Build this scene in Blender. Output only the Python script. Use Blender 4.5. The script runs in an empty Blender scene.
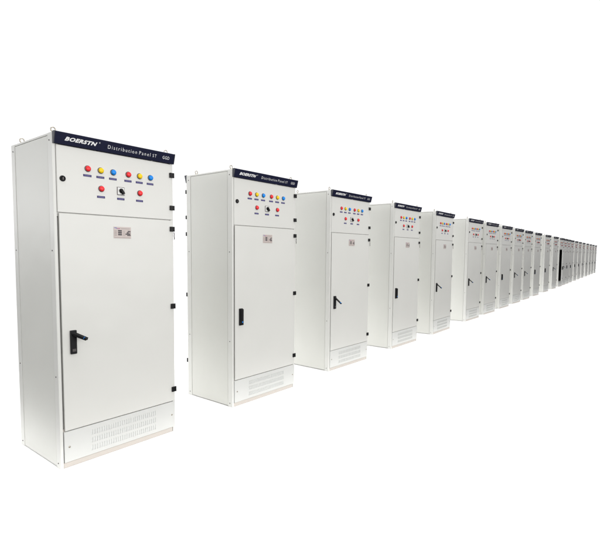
import bpy, bmesh, math
from mathutils import Vector, Matrix

S = bpy.context.scene
COL = S.collection
W, D, H = 0.902, 0.660, 2.200          # cabinet width, depth, height in metres

# ------------------------------------------------------------------ materials
def principled(name):
    m = bpy.data.materials.new(name); m.use_nodes = True
    nt = m.node_tree
    return m, nt, nt.nodes['Principled BSDF']

def paint(name, col, rough=0.42, peel=0.06, mottle=0.02, spec=0.5, dirt=0.0):
    """Powder-coated sheet steel: faint orange peel, faint mottling, slightly uneven gloss."""
    m, nt, b = principled(name)
    N, L = nt.nodes, nt.links
    tc = N.new('ShaderNodeTexCoord')
    n1 = N.new('ShaderNodeTexNoise'); n1.inputs['Scale'].default_value = 3.0; n1.inputs['Detail'].default_value = 5
    n2 = N.new('ShaderNodeTexNoise'); n2.inputs['Scale'].default_value = 260.0; n2.inputs['Detail'].default_value = 2
    # every cabinet is a separate spray job: shift the noise per object
    oi = N.new('ShaderNodeObjectInfo')
    off = N.new('ShaderNodeVectorMath'); off.operation = 'ADD'
    sc = N.new('ShaderNodeVectorMath'); sc.operation = 'SCALE'; sc.inputs['Scale'].default_value = 37.0
    L.new(oi.outputs['Random'], sc.inputs[0]); L.new(tc.outputs['Object'], off.inputs[0]); L.new(sc.outputs[0], off.inputs[1])
    L.new(off.outputs[0], n1.inputs['Vector']); L.new(off.outputs[0], n2.inputs['Vector'])
    mr = N.new('ShaderNodeMapRange'); mr.inputs['From Min'].default_value = 0.1; mr.inputs['From Max'].default_value = 0.9
    mr.inputs['To Min'].default_value = 1 - mottle; mr.inputs['To Max'].default_value = 1 + mottle
    L.new(n1.outputs['Fac'], mr.inputs['Value'])
    mx = N.new('ShaderNodeVectorMath'); mx.operation = 'SCALE'; mx.inputs[0].default_value = col
    L.new(mr.outputs['Result'], mx.inputs['Scale']); L.new(mx.outputs[0], b.inputs['Base Color'])
    rr = N.new('ShaderNodeMapRange'); rr.inputs['From Min'].default_value = 0.1; rr.inputs['From Max'].default_value = 0.9
    rr.inputs['To Min'].default_value = rough - 0.04; rr.inputs['To Max'].default_value = rough + 0.04
    L.new(n1.outputs['Fac'], rr.inputs['Value']); L.new(rr.outputs['Result'], b.inputs['Roughness'])
    b.inputs['Specular IOR Level'].default_value = spec
    if peel:
        bp = N.new('ShaderNodeBump'); bp.inputs['Strength'].default_value = peel; bp.inputs['Distance'].default_value = 0.001
        # sheet steel is never quite flat: a slow waviness below the orange peel
        n3 = N.new('ShaderNodeTexNoise'); n3.inputs['Scale'].default_value = 4.0; n3.inputs['Detail'].default_value = 1
        L.new(off.outputs[0], n3.inputs['Vector'])
        bp2 = N.new('ShaderNodeBump'); bp2.inputs['Strength'].default_value = 0.55; bp2.inputs['Distance'].default_value = 0.006
        L.new(n3.outputs['Fac'], bp2.inputs['Height'])
        L.new(n2.outputs['Fac'], bp.inputs['Height']); L.new(bp2.outputs['Normal'], bp.inputs['Normal'])
        L.new(bp.outputs['Normal'], b.inputs['Normal'])
    return m

def plain(name, col, rough=0.4, metal=0.0, spec=0.5, coat=0.0, vary=0.08, scale=60.0):
    m, nt, b = principled(name)
    N, L = nt.nodes, nt.links
    tc = N.new('ShaderNodeTexCoord'); n = N.new('ShaderNodeTexNoise')
    n.inputs['Scale'].default_value = scale; n.inputs['Detail'].default_value = 3
    L.new(tc.outputs['Object'], n.inputs['Vector'])
    mr = N.new('ShaderNodeMapRange'); mr.inputs['From Min'].default_value = 0.3; mr.inputs['From Max'].default_value = 0.7
    mr.inputs['To Min'].default_value = 1 - vary; mr.inputs['To Max'].default_value = 1 + vary
    L.new(n.outputs['Fac'], mr.inputs['Value'])
    mx = N.new('ShaderNodeVectorMath'); mx.operation = 'SCALE'; mx.inputs[0].default_value = col
    L.new(mr.outputs['Result'], mx.inputs['Scale']); L.new(mx.outputs[0], b.inputs['Base Color'])
    b.inputs['Roughness'].default_value = rough; b.inputs['Metallic'].default_value = metal
    b.inputs['Specular IOR Level'].default_value = spec; b.inputs['Coat Weight'].default_value = coat
    return m

M = {}
M['door']   = paint('light_grey_door_paint', (0.620, 0.617, 0.590), rough=0.32)
M['side']   = paint('grey_side_paint', (0.592, 0.594, 0.560), rough=0.36)
M['post']   = paint('light_grey_post_paint', (0.620, 0.620, 0.594), rough=0.34)
M['vent']   = paint('white_vent_paint', (0.560, 0.563, 0.547))
M['plinth'] = paint('beige_plinth_paint', (0.50, 0.462, 0.425), rough=0.6)
M['filter'] = plain('grey_filter_mat', (0.60, 0.61, 0.60), 0.9, spec=0.1)
M['navy']   = plain('navy_sign_face', (0.0075, 0.009, 0.030), 0.45, spec=0.12)
M['cap']    = plain('dark_grey_sign_cap', (0.035, 0.038, 0.050), 0.5)
M['white']  = plain('white_lettering', (0.80, 0.80, 0.80), 0.5, vary=0.02)
M['black']  = plain('black_plastic', (0.007, 0.007, 0.008), 0.42, spec=0.2)
M['dark']   = plain('gap_shade_black', (0.004, 0.004, 0.004), 0.9, spec=0.0)  # black that stands for the shade inside the ajar cabinet
M['steel']  = plain('zinc_steel', (0.36, 0.33, 0.28), 0.32, metal=1.0, vary=0.15)
M['bezel']  = plain('bezel_metal', (0.10, 0.09, 0.09), 0.35, metal=0.5)
M['red']    = plain('red_lens', (0.80, 0.022, 0.030), 0.3, spec=0.35)
M['yellow'] = plain('yellow_lens', (0.88, 0.60, 0.002), 0.3, spec=0.3)
M['blue']   = plain('blue_lens', (0.001, 0.235, 0.76), 0.3, spec=0.3)
M['indigo'] = plain('indigo_label', (0.022, 0.016, 0.11), 0.5)
M['lilac']  = plain('lilac_print', (0.22, 0.20, 0.46), 0.6)
M['plate']  = plain('nameplate_face', (0.49, 0.42, 0.395), 0.35, vary=0.03)
M['print']  = plain('dark_print', (0.075, 0.065, 0.070), 0.6, vary=0.5, scale=300)
M['pale']   = plain('pale_print', (0.30, 0.26, 0.25), 0.6, vary=0.2, scale=300)
M['pinkp']  = plain('magenta_print', (0.38, 0.13, 0.24), 0.6)
M['bluep']  = plain('blue_print', (0.22, 0.22, 0.42), 0.6)
M['dial']   = plain('white_dial', (0.72, 0.72, 0.71), 0.35, vary=0.02)
M['ground'] = plain('white_floor_paint', (0.92, 0.92, 0.92), 0.7, spec=0.2, vary=0.01, scale=4)

# ------------------------------------------------------------------ mesh helpers
class MB:
    """Collects shapes for ONE mesh object."""
    def __init__(self):
        self.bm = bmesh.new(); self.mats = []
    def mi(self, m):
        if m not in self.mats: self.mats.append(m)
        return self.mats.index(m)
    def merge(self, b, mat, smooth=False):
        k = self.mi(mat); mp = {}
        for v in b.verts: mp[v] = self.bm.verts.new(v.co)
        for f in b.faces:
            try:
                nf = self.bm.faces.new([mp[v] for v in f.verts]); nf.material_index = k; nf.smooth = smooth
            except ValueError: pass
        b.free()
    def box(self, x0, x1, y0, y1, z0, z1, mat, bev=0.0, seg=2):
        b = bmesh.new()
        bmesh.ops.create_cube(b, size=1)
        for v in b.verts:
            v.co = Vector(((x0+x1)/2 + v.co.x*(x1-x0), (y0+y1)/2 + v.co.y*(y1-y0), (z0+z1)/2 + v.co.z*(z1-z0)))
        if bev:
            bmesh.ops.bevel(b, geom=list(b.edges), offset=bev, segments=seg, profile=0.5, affect='EDGES')
        self.merge(b, mat); return self
    def prism_x(self, prof, x0, x1, mat, bev=0.0):
        """profile of (y,z) points pushed along x"""
        b = bmesh.new()
        a = [b.verts.new((x0, y, z)) for y, z in prof]; c = [b.verts.new((x1, y, z)) for y, z in prof]
        n = len(prof)
        b.faces.new(a); b.faces.new(c[::-1])
        for i in range(n): b.faces.new((a[i], c[i], c[(i+1) % n], a[(i+1) % n]))
        bmesh.ops.recalc_face_normals(b, faces=list(b.faces))
        if bev: bmesh.ops.bevel(b, geom=list(b.edges), offset=bev, segments=2, profile=0.5, affect='EDGES')
        self.merge(b, mat); return self
    def lathe(self, prof, at, axis, mat, n=24):
        """profile of (radius, distance along axis)"""
        b = bmesh.new(); ax = Vector(axis).normalized()
        t = Vector((0, 0, 1)) if abs(ax.z) < 0.9 else Vector((1, 0, 0))
        u = ax.cross(t).normalized(); w = ax.cross(u); at = Vector(at); rings = []
        for r, d in prof:
            if r < 1e-6: rings.append([b.verts.new(at + ax*d)])
            else: rings.append([b.verts.new(at + ax*d + (u*math.cos(2*math.pi*i/n) + w*math.sin(2*math.pi*i/n))*r) for i in range(n)])
        for p, q in zip(rings, rings[1:]):
            for i in range(n):
                j = (i+1) % n
                vs = [p[i % len(p)], p[j % len(p)], q[j % len(q)], q[i % len(q)]]
                vs2 = []
                for v in vs:
                    if v not in vs2: vs2.append(v)
                if len(vs2) > 2: b.faces.new(vs2)
        bmesh.ops.recalc_face_normals(b, faces=list(b.faces))
        self.merge(b, mat, True); return self
    def tube(self, pts, r, mat, n=10):
        b = bmesh.new(); P = [Vector(p) for p in pts]; rings = []
        for i, p in enumerate(P):
            d = (P[min(i+1, len(P)-1)] - P[max(i-1, 0)]).normalized()
            t = Vector((0, 1, 0)) if abs(d.y) < 0.9 else Vector((1, 0, 0))
            u = d.cross(t).normalized(); w = d.cross(u)
            rings.append([b.verts.new(p + (u*math.cos(2*math.pi*k/n) + w*math.sin(2*math.pi*k/n))*r) for k in range(n)])
        for p, q in zip(rings, rings[1:]):
            for k in range(n): b.faces.new((p[k], p[(k+1) % n], q[(k+1) % n], q[k]))
        b.faces.new(rings[0]); b.faces.new(rings[-1][::-1])
        bmesh.ops.recalc_face_normals(b, faces=list(b.faces))
        self.merge(b, mat, True); return self
    def bar(self, a, c, w, t, mat, bev=0.002, taper=1.0):
        """rectangular bar from a to c, width w (sideways), thickness t"""
        a, c = Vector(a), Vector(c); d = c - a; L = d.length; d.normalize()
        s = d.cross(Vector((0, 0, 1))) if abs(d.z) < 0.95 else Vector((1, 0, 0))
        s = Vector((1, 0, 0)) if abs(d.x) < 0.5 else s
        s = (s - d*s.dot(d)).normalized(); n = d.cross(s)
        b = bmesh.new(); bmesh.ops.create_cube(b, size=1)
        for v in b.verts:
            k = taper if v.co.x > 0 else 1.0
            v.co = a + d*((v.co.x + .5)*L) + s*(v.co.y*w*k) + n*(v.co.z*t*k)
        if bev: bmesh.ops.bevel(b, geom=list(b.edges), offset=bev, segments=2, profile=0.5, affect='EDGES')
        self.merge(b, mat); return self
    def holed(self, us, zs, holes, y0, y1, mat):
        """sheet between y0 (front) and y1 on a grid, with the listed cells cut through"""
        b = bmesh.new(); V = {}
        def vt(i, j, y):
            k = (i, j, y)
            if k not in V: V[k] = b.verts.new((us[i], y, zs[j]))
            return V[k]
        nu, nz = len(us)-1, len(zs)-1
        solid = lambda i, j: 0 <= i < nu and 0 <= j < nz and (i, j) not in holes
        for i in range(nu):
            for j in range(nz):
                if not solid(i, j): continue
                for y in (y0, y1): b.faces.new([vt(i, j, y), vt(i+1, j, y), vt(i+1, j+1, y), vt(i, j+1, y)])
                for (di, dj, e) in ((-1, 0, ((i, j), (i, j+1))), (1, 0, ((i+1, j), (i+1, j+1))), (0, -1, ((i, j), (i+1, j))), (0, 1, ((i, j+1), (i+1, j+1)))):
                    if not solid(i+di, j+dj):
                        p, q = e; b.faces.new([vt(*p, y0), vt(*q, y0), vt(*q, y1), vt(*p, y1)])
        bmesh.ops.recalc_face_normals(b, faces=list(b.faces))
        self.merge(b, mat); return self
    def build(self, name, parent=None, loc=(0, 0, 0), label=None):
        me = bpy.data.meshes.new(name)
        # keep mesh origin at loc
        bmesh.ops.translate(self.bm, verts=list(self.bm.verts), vec=-Vector(loc))
        self.bm.to_mesh(me); self.bm.free()
        for m in self.mats: me.materials.append(m)
        o = bpy.data.objects.new(name, me); COL.objects.link(o)
        return attach(o, parent, loc, label)

def attach(o, parent, loc=(0, 0, 0), label=None):
    """parent with an absolute (cabinet space) location"""
    if parent is not None:
        base = Vector((0, 0, 0)); p = parent
        while p is not None and p.parent is not None: base += p.location; p = p.parent
        o.parent = parent; o.location = Vector(loc) - base
    else: o.location = loc
    if label: o['label'] = label
    return o

def lettering(name, text, mat, parent, x0, x1, z0, z1, shear=0.0, bold=0.0, spacing=1.0):
    """raised letters on the slanted face of the header, fitted to the box x0..x1, z0..z1"""
    cu = bpy.data.curves.new(name, 'FONT'); cu.body = text; cu.size = 1.0; cu.shear = shear; cu.offset = bold
    cu.space_character = spacing; cu.resolution_u = 3
    t = bpy.data.objects.new(name, cu); COL.objects.link(t)
    dg = bpy.context.evaluated_depsgraph_get()
    me = bpy.data.meshes.new_from_object(t.evaluated_get(dg))
    bpy.data.objects.remove(t); bpy.data.curves.remove(cu)
    xs = [v.co.x for v in me.vertices]; ys = [v.co.y for v in me.vertices]
    ax, bx, ay, by = min(xs), max(xs), min(ys), max(ys)
    for v in me.vertices:
        x = x0 + (v.co.x-ax)/(bx-ax)*(x1-x0); z = z0 + (v.co.y-ay)/(by-ay)*(z1-z0)
        v.co = (x, sign_y(z) - 0.0012, z)
    me.materials.clear(); me.materials.append(mat)
    o = bpy.data.objects.new(name, me); COL.objects.link(o)
    return attach(o, parent)

# ------------------------------------------------------------------ header geometry
SZ0, SZ1, SY0, SY1 = 2.128, 2.199, -0.012, -0.031      # bottom / top edge of the slanted face
def sign_y(z): return SY0 + (z-SZ0)/(SZ1-SZ0)*(SY1-SY0)

# ------------------------------------------------------------------ the prototype cabinet (front face on y = 0, base on z = 0)
def hinge(name, parent, z0, z1):
    mb = MB()
    mb.box(0.869, 0.897, -0.014, 0.0, z0, z1, M['black'], 0.0025)
    mb.lathe([(0, 0), (0.006, 0), (0.0068, 0.002), (0.0068, z1-z0-0.002), (0.006, z1-z0), (0, z1-z0)], (0.9025, -0.0085, z0), (0, 0, 1), M['black'], 14)
    return mb.build(name, parent)

def screw(parent, at, axis, r=0.0055, mat='steel'):
    mb = MB(); a = Vector(axis)
    mb.lathe([(r, -0.001), (r, 0.0012), (r*0.8, 0.0026), (0, 0.0030)], at, axis, M[mat], 14)
    if abs(a.y) > .5: mb.box(at[0]-r*.75, at[0]+r*.75, at[1]-0.0034, at[1]-0.0024, at[2]-0.0008, at[2]+0.0008, M['black'])
    else: mb.box(at[0]-0.0034, at[0]-0.0024, at[1]-r*.75, at[1]+r*.75, at[2]-0.0008, at[2]+0.0008, M['black'])
    return mb.build('screw', parent)

def handle_parts(parent, state):
    """swing handle: housing, and the lever folded flat or pulled out"""
    mb = MB()
    mb.box(0.079, 0.120, -0.017, 0.0, 0.765, 0.924, M['black'], 0.004)
    mb.box(0.088, 0.111, -0.0195, -0.0165, 0.782, 0.80, M['bezel'], 0.001)
    mb.build('handle_plate', parent)
    lv = MB()
    if state == 'flat':
        a, c = (0.0995, -0.0215, 0.915), (0.0995, -0.0235, 0.772)
    elif state == 'side':
        a, c = (0.100, -0.016, 0.900), (0.150, -0.086, 0.868)
    else:
        a, c = (0.100, -0.016, 0.900), (0.112, -0.098, 0.832)
    lv.bar(a, c, 0.025, 0.015, M['black'], 0.003, 0.85)
    A, C = Vector(a), Vector(c); d = (C-A).normalized()
    if state == 'flat':
        lv.lathe([(0.0065, 0), (0.0065, 0.003), (0.004, 0.0045), (0, 0.0048)], (0.1005, -0.0290, 0.797), (0, -1, 0), M['blue'], 16)
    else:
        # hinge barrel, and the key barrel at the tip
        lv.lathe([(0, -0.013), (0.009, -0.013), (0.009, 0.013), (0, 0.013)], (0.0995, -0.018, 0.900), (1, 0, 0), M['black'], 16)
        up = Vector((0, 0, 1)); nrm = (up - d*up.dot(d)).normalized()
        side = Vector((-0.5, -0.65, 0.35)).normalized()
        p = C - d*0.016
        lv.lathe([(0.0068, 0), (0.0068, 0.0095), (0.004, 0.011), (0, 0.0115)], p, side, M['blue'], 16)
        lv.lathe([(0.0075, -0.013), (0.0085, -0.002), (0.0085, 0.008), (0.0065, 0.008)], p, side, M['black'], 16)
    lv.build('handle_lever', parent)

def lamp(parent, x, z, mat, label):
    mb = MB(); y = 0.0
    mb.lathe([(0.0215, 0.0), (0.0215, 0.0035), (0.0200, 0.0050), (0.0178, 0.0052)], (x, y, z), (0, -1, 0), M['bezel'], 28)
    mb.lathe([(0.0178, 0.004), (0.0178, 0.0115), (0.0165, 0.0150), (0.0125, 0.0172), (0.0065, 0.0184), (0, 0.0188)], (x, y, z), (0, -1, 0), mat, 28)
    mb.build('indicator_lamp', parent, (x, 0, z), label)

def label_plate(parent, x, z):
    mb = MB()
    mb.box(x-0.0285, x+0.0285, -0.0022, 0.0, z-0.0075, z+0.0075, M['indigo'], 0.0006, 1)
    # four tiny engraved characters, unreadable at this size
    for k in range(5):
        cx = x - 0.0165 + k*0.00825
        mb.box(cx-0.0029, cx+0.0029, -0.0028, -0.0021, z+0.0012, z+0.0030, M['lilac'])
        mb.box(cx-0.0008, cx+0.0008, -0.0027, -0.0021, z-0.0032, z+0.0032, M['lilac'])
        mb.box(cx-0.0025, cx+0.0025, -0.0028, -0.0021, z-0.0032, z-0.0018, M['lilac'])
    mb.build('label_plate', parent, (x, 0, z))

def make_cabinet(state='out', rear=False, ajar=False):
    root = bpy.data.objects.new('electrical_cabinet', None); COL.objects.link(root)
    root.empty_display_size = 0.2
    P = root
    # ---- frame: four corner posts, top, base plate, cross bars behind the doors
    f = MB(); pm = M['post']
    pd = 0.062
    for x0, x1 in ((0.0, 0.021), (W-0.021, W)):
        f.box(x0, x1, 0.002, pd, 0.0, H-0.002, pm, 0.003)
        f.box(x0, x1, D-pd, D-0.002, 0.0, H-0.002, pm, 0.003)
    f.box(0.004, W-0.004, 0.006, D-0.006, H-0.016, H-0.0005, pm, 0.003)
    f.box(0.022, W-0.022, 0.030, D-0.006, 0.032, 0.046, pm)
    f.box(0.0215, W-0.0215, D-0.020, D-0.004, 0.033, H-0.017, pm)
    f.box(0.0212, W-0.0212, 0.0165, 0.050, 1.672, 1.716, pm)            # bar behind the gap between the doors
    f.box(0.0212, W-0.0212, 0.0165, 0.050, 0.232, 0.262, M['plinth'])   # bar behind the lower gap
    f.box(0.0212, 0.042, 0.0165, 0.040, 1.7165, H-0.017, pm)            # flange beside the upper door
    f.box(0.0212, 0.040, 0.034, 0.050, 0.263, 1.671, pm)               # flange beside the lower door
    f.build('frame', P)
    # ---- sides
    for x0, x1, sx in ((0.0025, 0.016, -1), (W-0.016, W-0.0025, 1)):
        s = MB(); s.box(x0, x1, pd+0.003, D-pd-0.003, 0.006, H-0.018, M['side'], 0.004)
        o = s.build('side_panel', P)
        xs = 0.0 if sx < 0 else W
        if sx < 0:
            for y in (0.036, D-0.036):
                for z in (0.035, 0.62, 1.45, H-0.05):
                    screw(o, (0.0, y, z), (-1, 0, 0), 0.0048, 'bezel')
    # ---- base rail
    b = MB(); b.box(0.0225, W-0.024, 0.006, 0.030, 0.0, 0.034, M['plinth'], 0.002)
    b.build('base_rail', P)
    # ---- header with its lettering
    h = MB()
    h.prism_x([(0.0015, SZ0), (SY0, SZ0), (SY1, SZ1), (SY1+0.004, SZ1+0.0035), (0.0015, SZ1+0.0035)], 0.010, W-0.002, M['navy'], 0.0012)
    for x0, x1 in ((0.004, 0.0096), (W-0.0016, W+0.004)):
        h.prism_x([(0.0015, SZ0-0.001), (SY0-0.001, SZ0-0.001), (SY1-0.001, SZ1), (SY1+0.003, SZ1+0.0045), (0.0015, SZ1+0.0045)], x0, x1, M['cap'], 0.001)
    ho = h.build('header_sign', P)
    lettering('logo_lettering', 'BOERSTN', M['white'], ho, 0.070, 0.286, 2.1525, 2.1775, shear=0.38, bold=0.048, spacing=1.10)
    lettering('registered_mark', '®', M['white'], ho, 0.296, 0.306, 2.173, 2.183)
    for word, x0, x1, z1 in (('Distribution', 0.361, 0.582, 2.1755), ('Panel', 0.600, 0.692, 2.1755), ('ST', 0.711, 0.744, 2.1735)):
        lettering('title_lettering', word, M['white'], ho, x0, x1, 2.1520, z1, spacing=1.38, bold=-0.003)
    lettering('code_lettering', 'GGD', M['white'], ho, 0.797, 0.857, 2.1525, 2.1745, spacing=1.15)
    # ---- upper door with lamps, labels, selector, lock
    u = MB(); u.box(0.0255, 0.8975, -0.001, 0.016, 1.6975, 2.1255, M['door'], 0.003)
    # folded rim of the door sheet along its left edge
    u.box(0.0232, 0.0252, 0.001, 0.016, 1.6985, 2.1245, M['post'])
    ud = u.build('upper_door', P)
    for x, m, nm in ((0.226, 'red', 'red'), (0.316, 'yellow', 'yellow'), (0.407, 'blue', 'blue'), (0.522, 'red', 'red'), (0.612, 'yellow', 'yellow'), (0.702, 'blue', 'blue')):
        lamp(ud, x, 1.999, M[m], nm + ' round indicator lamp')
        label_plate(ud, x-0.003, 1.953)
    for x in (0.318, 0.612):
        lamp(ud, x, 1.876, M['red'], 'red round indicator lamp')
    for x in (0.315, 0.461, 0.609): label_plate(ud, x, 1.820)
    sw = MB(); x, z = 0.461, 1.875
    sw.box(x-0.0285, x+0.0285, -0.005, -0.001, z-0.0285, z+0.0285, M['bezel'], 0.0015)
    sw.box(x-0.0245, x+0.0245, -0.0065, -0.0045, z-0.0245, z+0.0245, M['dial'], 0.001)
    sw.lathe([(0.0165, 0.006), (0.0165, 0.010), (0.014, 0.013), (0, 0.013)], (x+0.002, 0, z+0.002), (0, -1, 0), M['black'], 24)
    sw.bar((x-0.006, -0.018, z+0.010), (x+0.014, -0.018, z-0.018), 0.011, 0.013, M['black'], 0.0025)
    sw.build('selector_switch', ud, (x, 0, z))
    lk = MB()
    lk.lathe([(0.019, 0.0), (0.019, 0.004), (0.0165, 0.008), (0.012, 0.009), (0.0105, 0.006), (0.0, 0.006)], (0.060, -0.001, 1.914), (0, -1, 0), M['black'], 24)
    lk.box(0.0575, 0.0625, -0.0095, -0.006, 1.906, 1.922, M['bezel'])
    lk.build('lock', ud)
    hinge('hinge', ud, 2.022, 2.060); hinge('hinge', ud, 1.772, 1.808)
    # ---- lower door
    l = MB()
    l.box(0.0325, 0.8975, -0.001, 0.016, 0.2525, 1.6915, M['door'], 0.003)
    ld = l.build('lower_door', P, (0.8975, 0.008, 0.2525))
    hinge('hinge', ld, 1.606, 1.644); hinge('hinge', ld, 0.998, 1.038); hinge('hinge', ld, 0.328, 0.368)
    pin = MB()
    pin.tube([(0.9035, -0.006, 1.601), (0.905, -0.009, 1.588), (0.9045, -0.008, 1.570), (0.906, -0.010, 1.552), (0.905, -0.007, 1.545)], 0.0032, M['bezel'], 8)
    pin.build('hinge_pin', ld)
    handle_parts(ld, state)
    n = MB(); y = -0.001
    n.box(0.402, 0.536, y-0.0018, y, 1.541, 1.623, M['plate'], 0.0005, 1)
    yp = y-0.0018
    def ink(x0, x1, z0, z1, m, d=0.0003): n.box(x0, x1, yp-d, yp+0.0004, z0, z1, M[m])
    ink(0.407, 0.425, 1.612, 1.618, 'bluep'); ink(0.420, 0.428, 1.607, 1.6115, 'bluep'); ink(0.4285, 0.451, 1.607, 1.6125, 'pinkp')
    for k in range(9): ink(0.458+k*0.0076, 0.4632+k*0.0076, 1.608, 1.6125, 'pale')
    for k in range(4): ink(0.407, 0.427, 1.561+k*0.010, 1.565+k*0.010, 'pale')
    for k in range(3): ink(0.435, 0.464, 1.562+k*0.0135, 1.573+k*0.0135, 'print')
    for k in range(4): ink(0.473, 0.490, 1.561+k*0.010, 1.564+k*0.010, 'pale')
    ink(0.510, 0.532, 1.588, 1.596, 'print'); ink(0.502, 0.518, 1.577, 1.587, 'print'); ink(0.492, 0.530, 1.568, 1.576, 'print'); ink(0.505, 0.533, 1.560, 1.567, 'print'); ink(0.520, 0.532, 1.5775, 1.5865, 'pale')
    for k in range(12): ink(0.408+k*0.0102, 0.4155+k*0.0102, 1.5455, 1.549, 'pale')
    n.build('nameplate', ld, (0.469, 0, 1.582))
    # ---- vent panel: three rows of slots cut through, filter mat behind
    v = MB()
    u0, u1, ns = 0.2085, 0.7255, 30
    us = [0.0262]; pitch = (u1-u0)/ns
    for k in range(ns): us += [u0+k*pitch, u0+k*pitch+pitch*0.60]
    us.append(0.8975)
    rows = [(0.066, 0.102), (0.121, 0.157), (0.176, 0.212)]
    zs = [0.0385] + [q for r in rows for q in r] + [0.2465]
    holes = {(1+2*k, 1+2*j) for k in range(ns) for j in range(3)}
    v.holed(us, zs, holes, -0.001, 0.0015, M['vent'])
    v.box(0.0262, 0.8975, 0.0022, 0.0140, 0.0385, 0.2465, M['filter'])
    vo = v.build('vent_panel', P)
    screw(vo, (0.059, -0.001, 0.139), (0, -1, 0), 0.007); screw(vo, (0.869, -0.001, 0.140), (0, -1, 0), 0.007)
    # ---- lifting eyes
    for x, y in ((0.030, 0.045), (W-0.030, 0.045), (0.030, D-0.120), (W-0.030, D-0.120)):
        e = MB()
        e.lathe([(0.013, 0.0), (0.013, 0.004), (0.008, 0.007), (0.006, 0.010)], (x, y, H-0.001), (0, 0, 1), M['steel'], 16)
        R0, r0 = 0.0145, 0.0036
        pts = [(x + R0*math.sin(t), y, H+0.010+R0*0.85 - R0*math.cos(t)) for t in [2*math.pi*k/28 for k in range(29)]]
        e.tube(pts, r0, M['steel'], 10)
        e.build('lifting_eye', P)
    # ---- rear door and rear header where the rear edge shows
    if rear:
        r = MB(); r.box(0.012, W-0.012, D-0.0015, D+0.0125, 0.050, 2.118, M['door'], 0.003); ro = r.build('rear_door', P)
        for z0, z1 in ((2.022, 2.060), (1.772, 1.808), (1.606, 1.644), (0.998, 1.038), (0.328, 0.368)):
            hb = MB(); hb.box(0.002, 0.0115, D-0.0015, D+0.021, z0, z1, M['black'], 0.002); hb.box(0.0118, 0.034, D+0.0127, D+0.021, z0, z1, M['black'], 0.002); hb.build('hinge', ro)
        rh = MB()
        rh.prism_x([(D-0.0015, SZ0), (D+0.012, SZ0), (D+0.034, SZ1), (D+0.030, SZ1+0.0035), (D-0.0015, SZ1+0.0035)], 0.010, W-0.010, M['navy'], 0.0012)
        rh.prism_x([(D-0.0015, SZ0-0.001), (D+0.013, SZ0-0.001), (D+0.035, SZ1), (D+0.031, SZ1+0.0045), (D-0.0015, SZ1+0.0045)], 0.004, 0.0096, M['cap'], 0.001)
        rh.build('rear_header', P)
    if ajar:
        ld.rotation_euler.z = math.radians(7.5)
        mp = MB(); mp.box(0.024, W-0.024, 0.055, 0.075, 0.05, 2.15, M['dark']); mp.build('gap_shade_plate', P)  # black plate added behind the gap in place of the interior's shade
    return root

def copy_tree(o, parent=None):
    kids = list(o.children)
    c = o.copy(); COL.objects.link(c); c.parent = parent
    for k in kids: copy_tree(k, c)
    return c

# ------------------------------------------------------------------ the row
# distance along the row, offset from its line, turn in degrees, handle state, what tells it apart
ROW = [
 (0.000,  0.053, -2.93, 'side', 'light grey electrical cabinet nearest the camera, largest, its black lever swung out sideways'),
 (1.582,  0.032, -2.68, 'rear', 'light grey electrical cabinet second from the left, handle folded flat, hinges along its rear edge'),
 (3.252,  0.042, -3.15, 'out',  'light grey electrical cabinet third from the left with its handle lever hanging out'),
 (4.967,  0.018, -2.58, 'flat', 'light grey electrical cabinet fourth from the left, its handle folded flat'),
 (6.590, -0.026, -1.00, 'out',  'light grey electrical cabinet fifth from the left, lever out, wide gap after it'),
 (8.612,  0.0,   -2.50, 'out',  'light grey electrical cabinet sixth from the left, lever out, right after the widest gap'),
 (10.011, 0.0,   -3.00, 'out',  'light grey electrical cabinet seventh from the left, last of three with levers out'),
 (11.549, 0.0,   -3.00, 'flat', 'light grey electrical cabinet eighth from the left with its handle folded flat'),
 (13.100, 0.0,   -3.00, 'out',  'light grey electrical cabinet ninth from the left, lever out, just after a folded one'),
 (14.557, 0.0,   -3.00, 'out',  'light grey electrical cabinet tenth from the left, second of two neighbours with levers out'),
 (16.291, 0.0,   -3.00, 'flat', 'light grey electrical cabinet eleventh from the left, first of two neighbours with folded handles'),
 (18.429, 0.0,   -3.00, 'flat', 'light grey electrical cabinet twelfth from the left, second of two neighbours with folded handles'),
 (20.490, 0.0,   -3.00, 'out',  'grey electrical cabinet standing just before the one with the black door gap'),
 (22.360, 0.0,   -3.00, 'ajar', 'grey electrical cabinet with its lower door ajar showing a tall black gap'),
 (23.640, 0.0,   -3.00, 'out',  'grey electrical cabinet standing just after the one with the black door gap'),
 (24.890, 0.0,   -3.00, 'flat', 'small distant grey electrical cabinet, second after the one with the black door gap'),
 (26.350, 0.0,   -3.00, 'flat', 'small distant grey electrical cabinet, third after the one with the black door gap'),
 (28.250, 0.0,   -3.00, 'flat', 'small distant grey electrical cabinet, seventh from the far right end of the row'),
 (30.200, 0.0,   -3.00, 'flat', 'small distant grey electrical cabinet, sixth from the far right end of the row'),
 (32.400, 0.0,   -3.00, 'out',  'small distant grey electrical cabinet, fifth from the far right end of the row'),
 (34.950, 0.0,   -3.00, 'out',  'small distant grey electrical cabinet, fourth from the far right end of the row'),
 (37.350, 0.0,   -3.00, 'out',  'tiny distant grey electrical cabinet, third from the far right end of the row'),
 (39.600, 0.0,   -3.00, 'out',  'tiny distant grey electrical cabinet, last but one at the far right end'),
 (42.100, 0.0,   -3.00, 'flat', 'tiny distant grey electrical cabinet standing last at the far right end'),
]
PROTO = {}
import random
random.seed(7)
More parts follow.
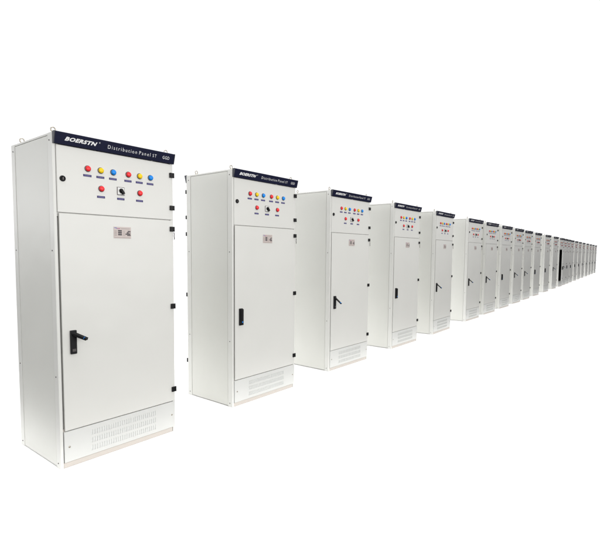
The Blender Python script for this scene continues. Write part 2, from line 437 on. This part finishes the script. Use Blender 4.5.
for x, y, yaw, kind, label in ROW:
    if kind not in PROTO:
        PROTO[kind] = o = make_cabinet('flat' if kind in ('rear', 'ajar') else kind, kind == 'rear', kind == 'ajar')
    else:
        o = copy_tree(PROTO[kind])
    o.location = (x, y, 0.0); o.rotation_euler = (0, 0, math.radians(yaw))
    # no two are hung quite alike: hairline differences in how the doors sit
    for ch in o.children:
        if ch.name.startswith('lower_door') and kind != 'ajar':
            ch.rotation_euler = (0, math.radians(random.uniform(-0.10, 0.10)), math.radians(random.uniform(0.0, 0.25)))
        elif ch.name.startswith('upper_door'):
            ch.location.x = random.uniform(-0.0008, 0.0008); ch.location.z = random.uniform(-0.0008, 0.0008)
    o['label'] = label; o['category'] = 'electrical cabinet'
    o['group'] = 'electrical cabinets standing in one receding row'

# ------------------------------------------------------------------ the floor strip they stand on
g = MB(); gb = bmesh.new()
gb.faces.new([gb.verts.new(p) for p in ((-0.3, -0.3, 0), (60, -0.3, 0), (60, 3, 0), (-0.3, 3, 0))])
g.merge(gb, M['ground'])
go = g.build('ground'); go['kind'] = 'structure'; go['label'] = 'plain white floor under the row of cabinets'

# ------------------------------------------------------------------ surroundings: a white backdrop, darker floor out of view to the right
w = bpy.data.worlds.new('World'); S.world = w; w.use_nodes = True
N, L = w.node_tree.nodes, w.node_tree.links
bg = N['Background']
tc = N.new('ShaderNodeTexCoord'); sp = N.new('ShaderNodeSeparateXYZ'); L.new(tc.outputs['Generated'], sp.inputs[0])
def math_node(op, a, b=None):
    n = N.new('ShaderNodeMath'); n.operation = op
    for i, v in enumerate((a, b)):
        if v is None: continue
        if isinstance(v, (int, float)): n.inputs[i].default_value = v
        else: L.new(v, n.inputs[i])
    return n.outputs[0]
def ramp(v, a, b, c, d, smooth=True):
    n = N.new('ShaderNodeMapRange'); n.interpolation_type = 'SMOOTHSTEP' if smooth else 'LINEAR'
    for k, x in zip(('From Min', 'From Max', 'To Min', 'To Max'), (a, b, c, d)): n.inputs[k].default_value = x
    L.new(v, n.inputs['Value']); return n.outputs['Result']
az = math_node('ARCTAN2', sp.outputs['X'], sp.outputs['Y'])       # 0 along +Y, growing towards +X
# sector levels: white backdrop in view; made-up light levels behind and at either hand
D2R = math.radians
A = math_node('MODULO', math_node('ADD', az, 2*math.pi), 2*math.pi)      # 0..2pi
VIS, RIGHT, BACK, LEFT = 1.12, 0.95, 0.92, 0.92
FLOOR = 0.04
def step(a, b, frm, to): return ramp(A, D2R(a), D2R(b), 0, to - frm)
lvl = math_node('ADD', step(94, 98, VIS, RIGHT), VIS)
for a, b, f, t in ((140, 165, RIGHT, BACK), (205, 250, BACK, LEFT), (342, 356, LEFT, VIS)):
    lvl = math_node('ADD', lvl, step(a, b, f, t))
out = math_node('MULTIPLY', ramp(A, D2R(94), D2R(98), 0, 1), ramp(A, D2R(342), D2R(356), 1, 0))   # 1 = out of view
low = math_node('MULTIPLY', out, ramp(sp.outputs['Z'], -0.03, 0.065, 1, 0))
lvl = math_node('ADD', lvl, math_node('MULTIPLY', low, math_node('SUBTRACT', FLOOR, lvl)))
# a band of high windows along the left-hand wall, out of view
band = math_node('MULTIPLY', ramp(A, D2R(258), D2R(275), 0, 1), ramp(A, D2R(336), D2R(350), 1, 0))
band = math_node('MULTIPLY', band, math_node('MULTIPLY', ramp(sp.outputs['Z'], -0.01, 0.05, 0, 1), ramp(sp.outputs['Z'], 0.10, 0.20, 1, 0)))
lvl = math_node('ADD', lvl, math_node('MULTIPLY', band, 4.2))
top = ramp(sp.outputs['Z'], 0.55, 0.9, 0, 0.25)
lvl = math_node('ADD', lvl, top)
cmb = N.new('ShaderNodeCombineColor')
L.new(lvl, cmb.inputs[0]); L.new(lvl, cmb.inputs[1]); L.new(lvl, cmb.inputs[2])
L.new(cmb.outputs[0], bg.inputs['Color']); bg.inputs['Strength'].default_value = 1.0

def area(name, loc, target, sx, sy, power, col=(1, 1, 1), spread=180):
    li = bpy.data.lights.new(name, 'AREA'); li.shape = 'RECTANGLE'; li.size = sx; li.size_y = sy
    li.energy = power; li.color = col; li.spread = math.radians(spread)
    o = bpy.data.objects.new(name, li); COL.objects.link(o); o.location = loc
    d = Vector(target) - Vector(loc); o.rotation_euler = d.to_track_quat('-Z', 'Y').to_euler()
    return o
# added overhead fill along the row, shining straight down to whiten the floor
area('overhead_fill', (27.0, 0.3, 9.0), (27.0, 0.3, 0.0), 63, 4.0, 640, (1, 0.99, 0.97), 45)

# added fill behind the camera: strong on the near cabinets, weaker down the row
area('camera_side_fill', (1.5, -9.0, 2.4), (3.0, 0.0, 1.0), 14, 3.6, 700, (1, 0.995, 0.975))

# ------------------------------------------------------------------ camera
yaw, pit, rol = math.radians(53.961), math.radians(-4.048), math.radians(0.490)
cyw, syw = math.cos(yaw), math.sin(yaw)
fwd = Vector((syw*math.cos(pit), cyw*math.cos(pit), math.sin(pit))); right = Vector((cyw, -syw, 0)); up = right.cross(fwd)
r2 = right*math.cos(rol) + up*math.sin(rol); u2 = -right*math.sin(rol) + up*math.cos(rol)
cd = bpy.data.cameras.new('camera'); cam = bpy.data.objects.new('camera', cd); COL.objects.link(cam)
mat = Matrix.Identity(4)
for i in range(3): mat[i][0], mat[i][1], mat[i][2] = r2[i], u2[i], -fwd[i]
mat[0][3], mat[1][3], mat[2][3] = -1.4867, -2.9817, 1.4517
cam.matrix_world = mat
cd.sensor_fit = 'HORIZONTAL'; cd.sensor_width = 36.0; cd.lens = 36.0*465.7/600.0
cd.shift_x = -1.28/600.0; cd.shift_y = 15.36/600.0
cd.clip_start = 0.05; cd.clip_end = 500
S.camera = cam

S.render.engine = 'CYCLES'
S.cycles.max_bounces = 8; S.cycles.diffuse_bounces = 5
S.cycles.use_denoising = True
S.view_settings.view_transform = 'Standard'; S.view_settings.look = 'None'
S.view_settings.exposure = 0.0; S.view_settings.gamma = 1.0
S.render.resolution_x = 1024; S.render.resolution_y = 922
